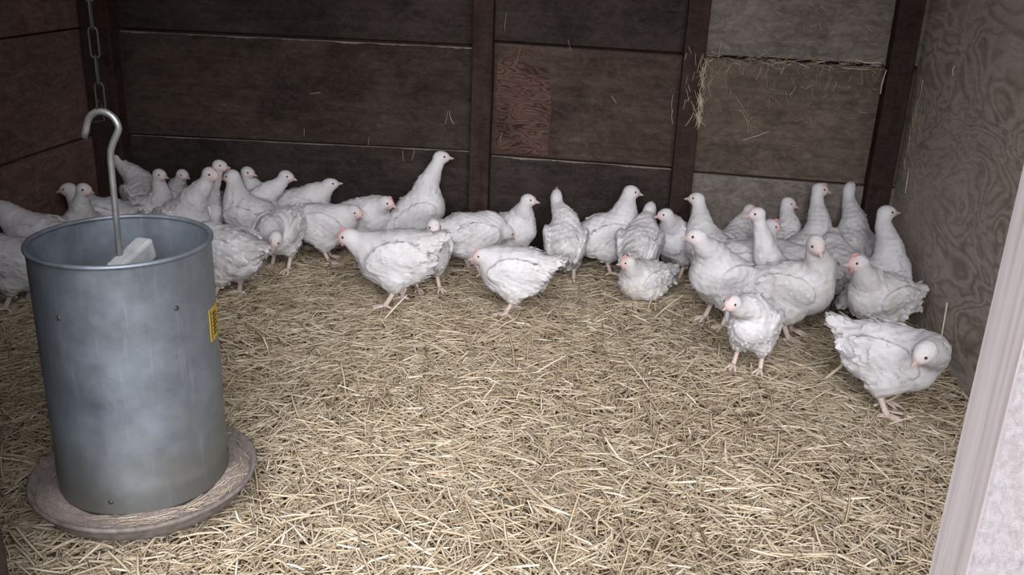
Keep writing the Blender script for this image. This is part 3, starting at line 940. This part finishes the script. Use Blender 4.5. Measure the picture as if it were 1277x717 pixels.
LEGS = {}
CHICKENS = [
    (-1.912, 2.729, 178, 0.95, 5, 0, (0.177, 0.031, 0.294), 180, 0, 0.3, 'white chicken cut off at the left edge, upper of the two beside the feeder'),
    (-1.798, 2.44, 175, 1.0, 0, 0, (0.129, 0.019, 0.21), 180, -10, 0.3, 'white chicken cut off at the left edge, lower of the two beside the feeder'),
    (-1.825, 2.853, -50, 0.92, 20, 0, (0.125, 0.01, 0.335), -12, -5, 0.2, 'white chicken looking right behind the feeder rim, just left of the hook rod'),
    (-1.842, 3.006, 182, 0.95, 0, 0, (0.117, -0.004, 0.25), 200, -10, 0.3, 'white chicken at the left wall, pinkish head behind another, body behind the hook rod'),
    (-1.806, 3.259, 130, 1.0, 8, 0, (0.143, 0.054, 0.286), 110, 15, 0.1, 'greyish white chicken with raised neck in the dark left corner beside the hook rod'),
    (-1.693, 3.096, -15, 0.9, 10, 0, (0.088, -0.032, 0.327), -15, -5, 0.1, 'white chicken at the back, first head right of the hook rod, looking right'),
    (-1.654, 3.231, -70, 0.85, 25, 0, (0.122, 0.04, 0.316), -25, -8, 0.1, 'small upright white chicken at the back, second head right of the hook rod'),
    (-1.48, 2.916, -35, 1.02, 18, 0, (0.14, 0.03, 0.333), -20, -8, 0.5, 'large white pink-faced chicken directly behind the right side of the feeder rim'),
    (-1.476, 3.072, -50, 0.9, 25, 0, (0.111, 0.039, 0.379), -5, 0, 0.1, 'white chicken standing tall, highest head of the group behind the feeder'),
    (-1.288, 3.027, 165, 1.0, 12, 0, (0.094, -0.028, 0.284), 190, -12, 0.8, 'white chicken with reddish face looking left, standing behind the head-down bird'),
    (-1.406, 3.278, -20, 0.9, 10, 0, (0.069, -0.057, 0.305), -12, -8, 0.1, 'mostly hidden white chicken whose head shows right of a reddish left-looking face'),
    (-1.349, 3.157, 5, 0.95, 12, 0, (0.152, 0.005, 0.297), -5, -8, 0.1, 'white chicken at the back wall with level head, straight above the head-down bird'),
    (-1.178, 3.257, 12, 1.0, 12, 0, (0.106, -0.015, 0.246), 15, 12, 0.1, 'white chicken at the back stretching head up right, last before the dark wall gap'),
    (-1.137, 2.906, -100, 0.92, -6, 0, (0.151, 0.075, 0.169), -105, -60, 0.5, 'white chicken facing the camera with its head lowered towards the straw'),
    (-1.206, 2.62, 160, 1.05, 0, 0, (0.117, 0.021, 0.185), 185, -20, 0.2, 'white chicken showing its ragged tail, right against the right side of the feeder'),
    (-1.017, 3.058, 8, 0.95, -5, 0, (0.107, -0.022, 0.206), -25, -15, 0.6, 'white chicken with low head stretched right, between head-down bird and large walking hen'),
    (-0.918, 3.175, -10, 0.95, 12, 0, (0.108, -0.031, 0.231), -10, -12, 0.8, 'white chicken with pinkish red face looking right, left of the tallest bird'),
    (-0.689, 2.723, 178, 1.12, -14, 0, (0.131, 0.016, 0.2), 190, -10, 0.9, 'largest white chicken in the middle, walking left with lowered pink head and raised tail'),
    (-0.616, 2.875, -60, 0.92, 10, 0, (0.129, -0.021, 0.284), -60, -25, 0.2, 'white chicken tucked behind the raised tail of the large walking hen'),
    (-0.721, 3.228, 22, 1.0, 38, 0, (0.077, 0.012, 0.355), 10, 2, 0.2, 'tallest white chicken, neck straight up, left of the central wall post'),
    (-0.491, 3.062, 35, 1.0, -5, 0, (0.112, -0.027, 0.151), 30, -35, 0.1, 'rounded white chicken with head out of sight, at the foot of the central wall post'),
    (-0.372, 3.196, -35, 0.9, 20, 0, (0.098, -0.029, 0.303), -5, -3, 0.2, 'white chicken right of the central wall post, head up looking right'),
    (-0.312, 2.723, 173, 0.98, -6, 0, (0.1, 0.016, 0.191), 195, -12, 0.6, 'white chicken walking left with tail to the right, front middle of the flock'),
    (-0.18, 3.143, 93, 0.95, 22, 0, (0.122, 0.044, 0.289), 95, 45, 0.1, 'white chicken seen from behind with slim raised neck, alone at the back wall'),
    (-0.022, 3.244, 20, 1.0, 18, 0, (0.072, 0.02, 0.298), 5, -8, 0.2, 'white chicken with long neck looking right, just left of the tilted second wall post'),
    (0.082, 3.122, 80, 0.98, 10, 0, (0.125, -0.006, 0.255), 80, 30, 0.1, 'white chicken seen from behind, behind the small sitting one'),
    (0.214, 3.238, -125, 0.92, 20, 0, (0.127, 0.016, 0.285), -165, -8, 0.2, 'white chicken with head turned left, standing just below the second wall post'),
    (0.099, 2.945, -140, 0.85, 5, 1, (0.112, 0.029, 0.179), -170, -5, 1.0, 'small white chicken sitting in the straw with pink comb and pale beak'),
    (0.321, 3.128, 135, 0.95, 15, 0, (0.107, -0.025, 0.312), 172, 0, 0.2, 'white chicken at the back wall looking left, just right of the second wall post'),
    (0.521, 2.888, -160, 0.92, 20, 0, (0.104, -0.017, 0.384), 190, -5, 0.4, 'white chicken with pinkish brown face looking left, back of the right crowd'),
    (0.423, 3.244, 75, 0.92, 10, 0, (0.13, -0.019, 0.268), 60, -20, 0.1, 'white chicken at the back, head hidden behind the pinkish brown left-looking face'),
    (0.576, 3.279, 28, 0.9, 15, 0, (0.064, 0.058, 0.315), -12, -15, 0.2, 'white chicken against the right back wall, low head pointing right'),
    (0.427, 2.985, 12, 0.98, 10, 0, (0.079, 0.016, 0.273), -5, -10, 0.8, 'white chicken with bright pink beak looking right, middle of the right crowd'),
    (0.327, 2.775, -145, 1.05, 25, 0, (0.12, 0.015, 0.292), -175, -3, 0.2, 'large upright white chicken, head turned left, behind the small one facing the camera'),
    (0.661, 3.194, 38, 0.95, 18, 0, (0.093, 0.065, 0.363), 0, -8, 0.6, 'white chicken with raised neck and pink face looking right at the right back wall'),
    (0.588, 3.039, 140, 0.95, -3, 0, (0.113, 0.008, 0.208), 150, -30, 0.1, 'white chicken showing only its smooth back in the middle of the right crowd'),
    (0.547, 2.735, -15, 1.09, 8, 0, (0.041, -0.068, 0.303), -70, -30, 0.3, 'large white chicken with ruffled wing, face turned to the camera, front of right crowd'),
    (0.815, 3.233, 75, 0.98, 20, 0, (0.134, 0.042, 0.333), 60, 35, 0.1, 'white chicken seen from behind with neck up, left of the corner post'),
    (0.73, 3.053, 100, 1.0, 8, 0, (0.107, -0.021, 0.226), 95, -20, 0.1, 'white chicken showing only back and thigh, left of the bird with red comb'),
    (0.849, 2.924, 32, 1.0, 35, 0, (0.053, 0.08, 0.352), 5, 5, 0.2, 'white chicken with neck up beside the right plywood wall, above the red combed bird'),
    (0.8, 2.748, -150, 1.02, 10, 0, (0.123, 0.018, 0.276), -170, -3, 1.0, 'white chicken with red comb and wattle looking left, near the right wall'),
    (0.387, 2.416, -112, 0.9, 22, 0, (0.156, -0.031, 0.262), -130, -8, 0.5, 'small white chicken standing apart on both pale legs, facing the camera'),
    (0.728, 2.295, -22, 1.08, -8, 0, (0.071, -0.144, 0.23), -150, -42, 0, 'white chicken nearest the pale door post, tail left, head folded onto its breast'),
]

for row in CHICKENS:
    make_chicken(row, False)
bpy.context.view_layer.update()
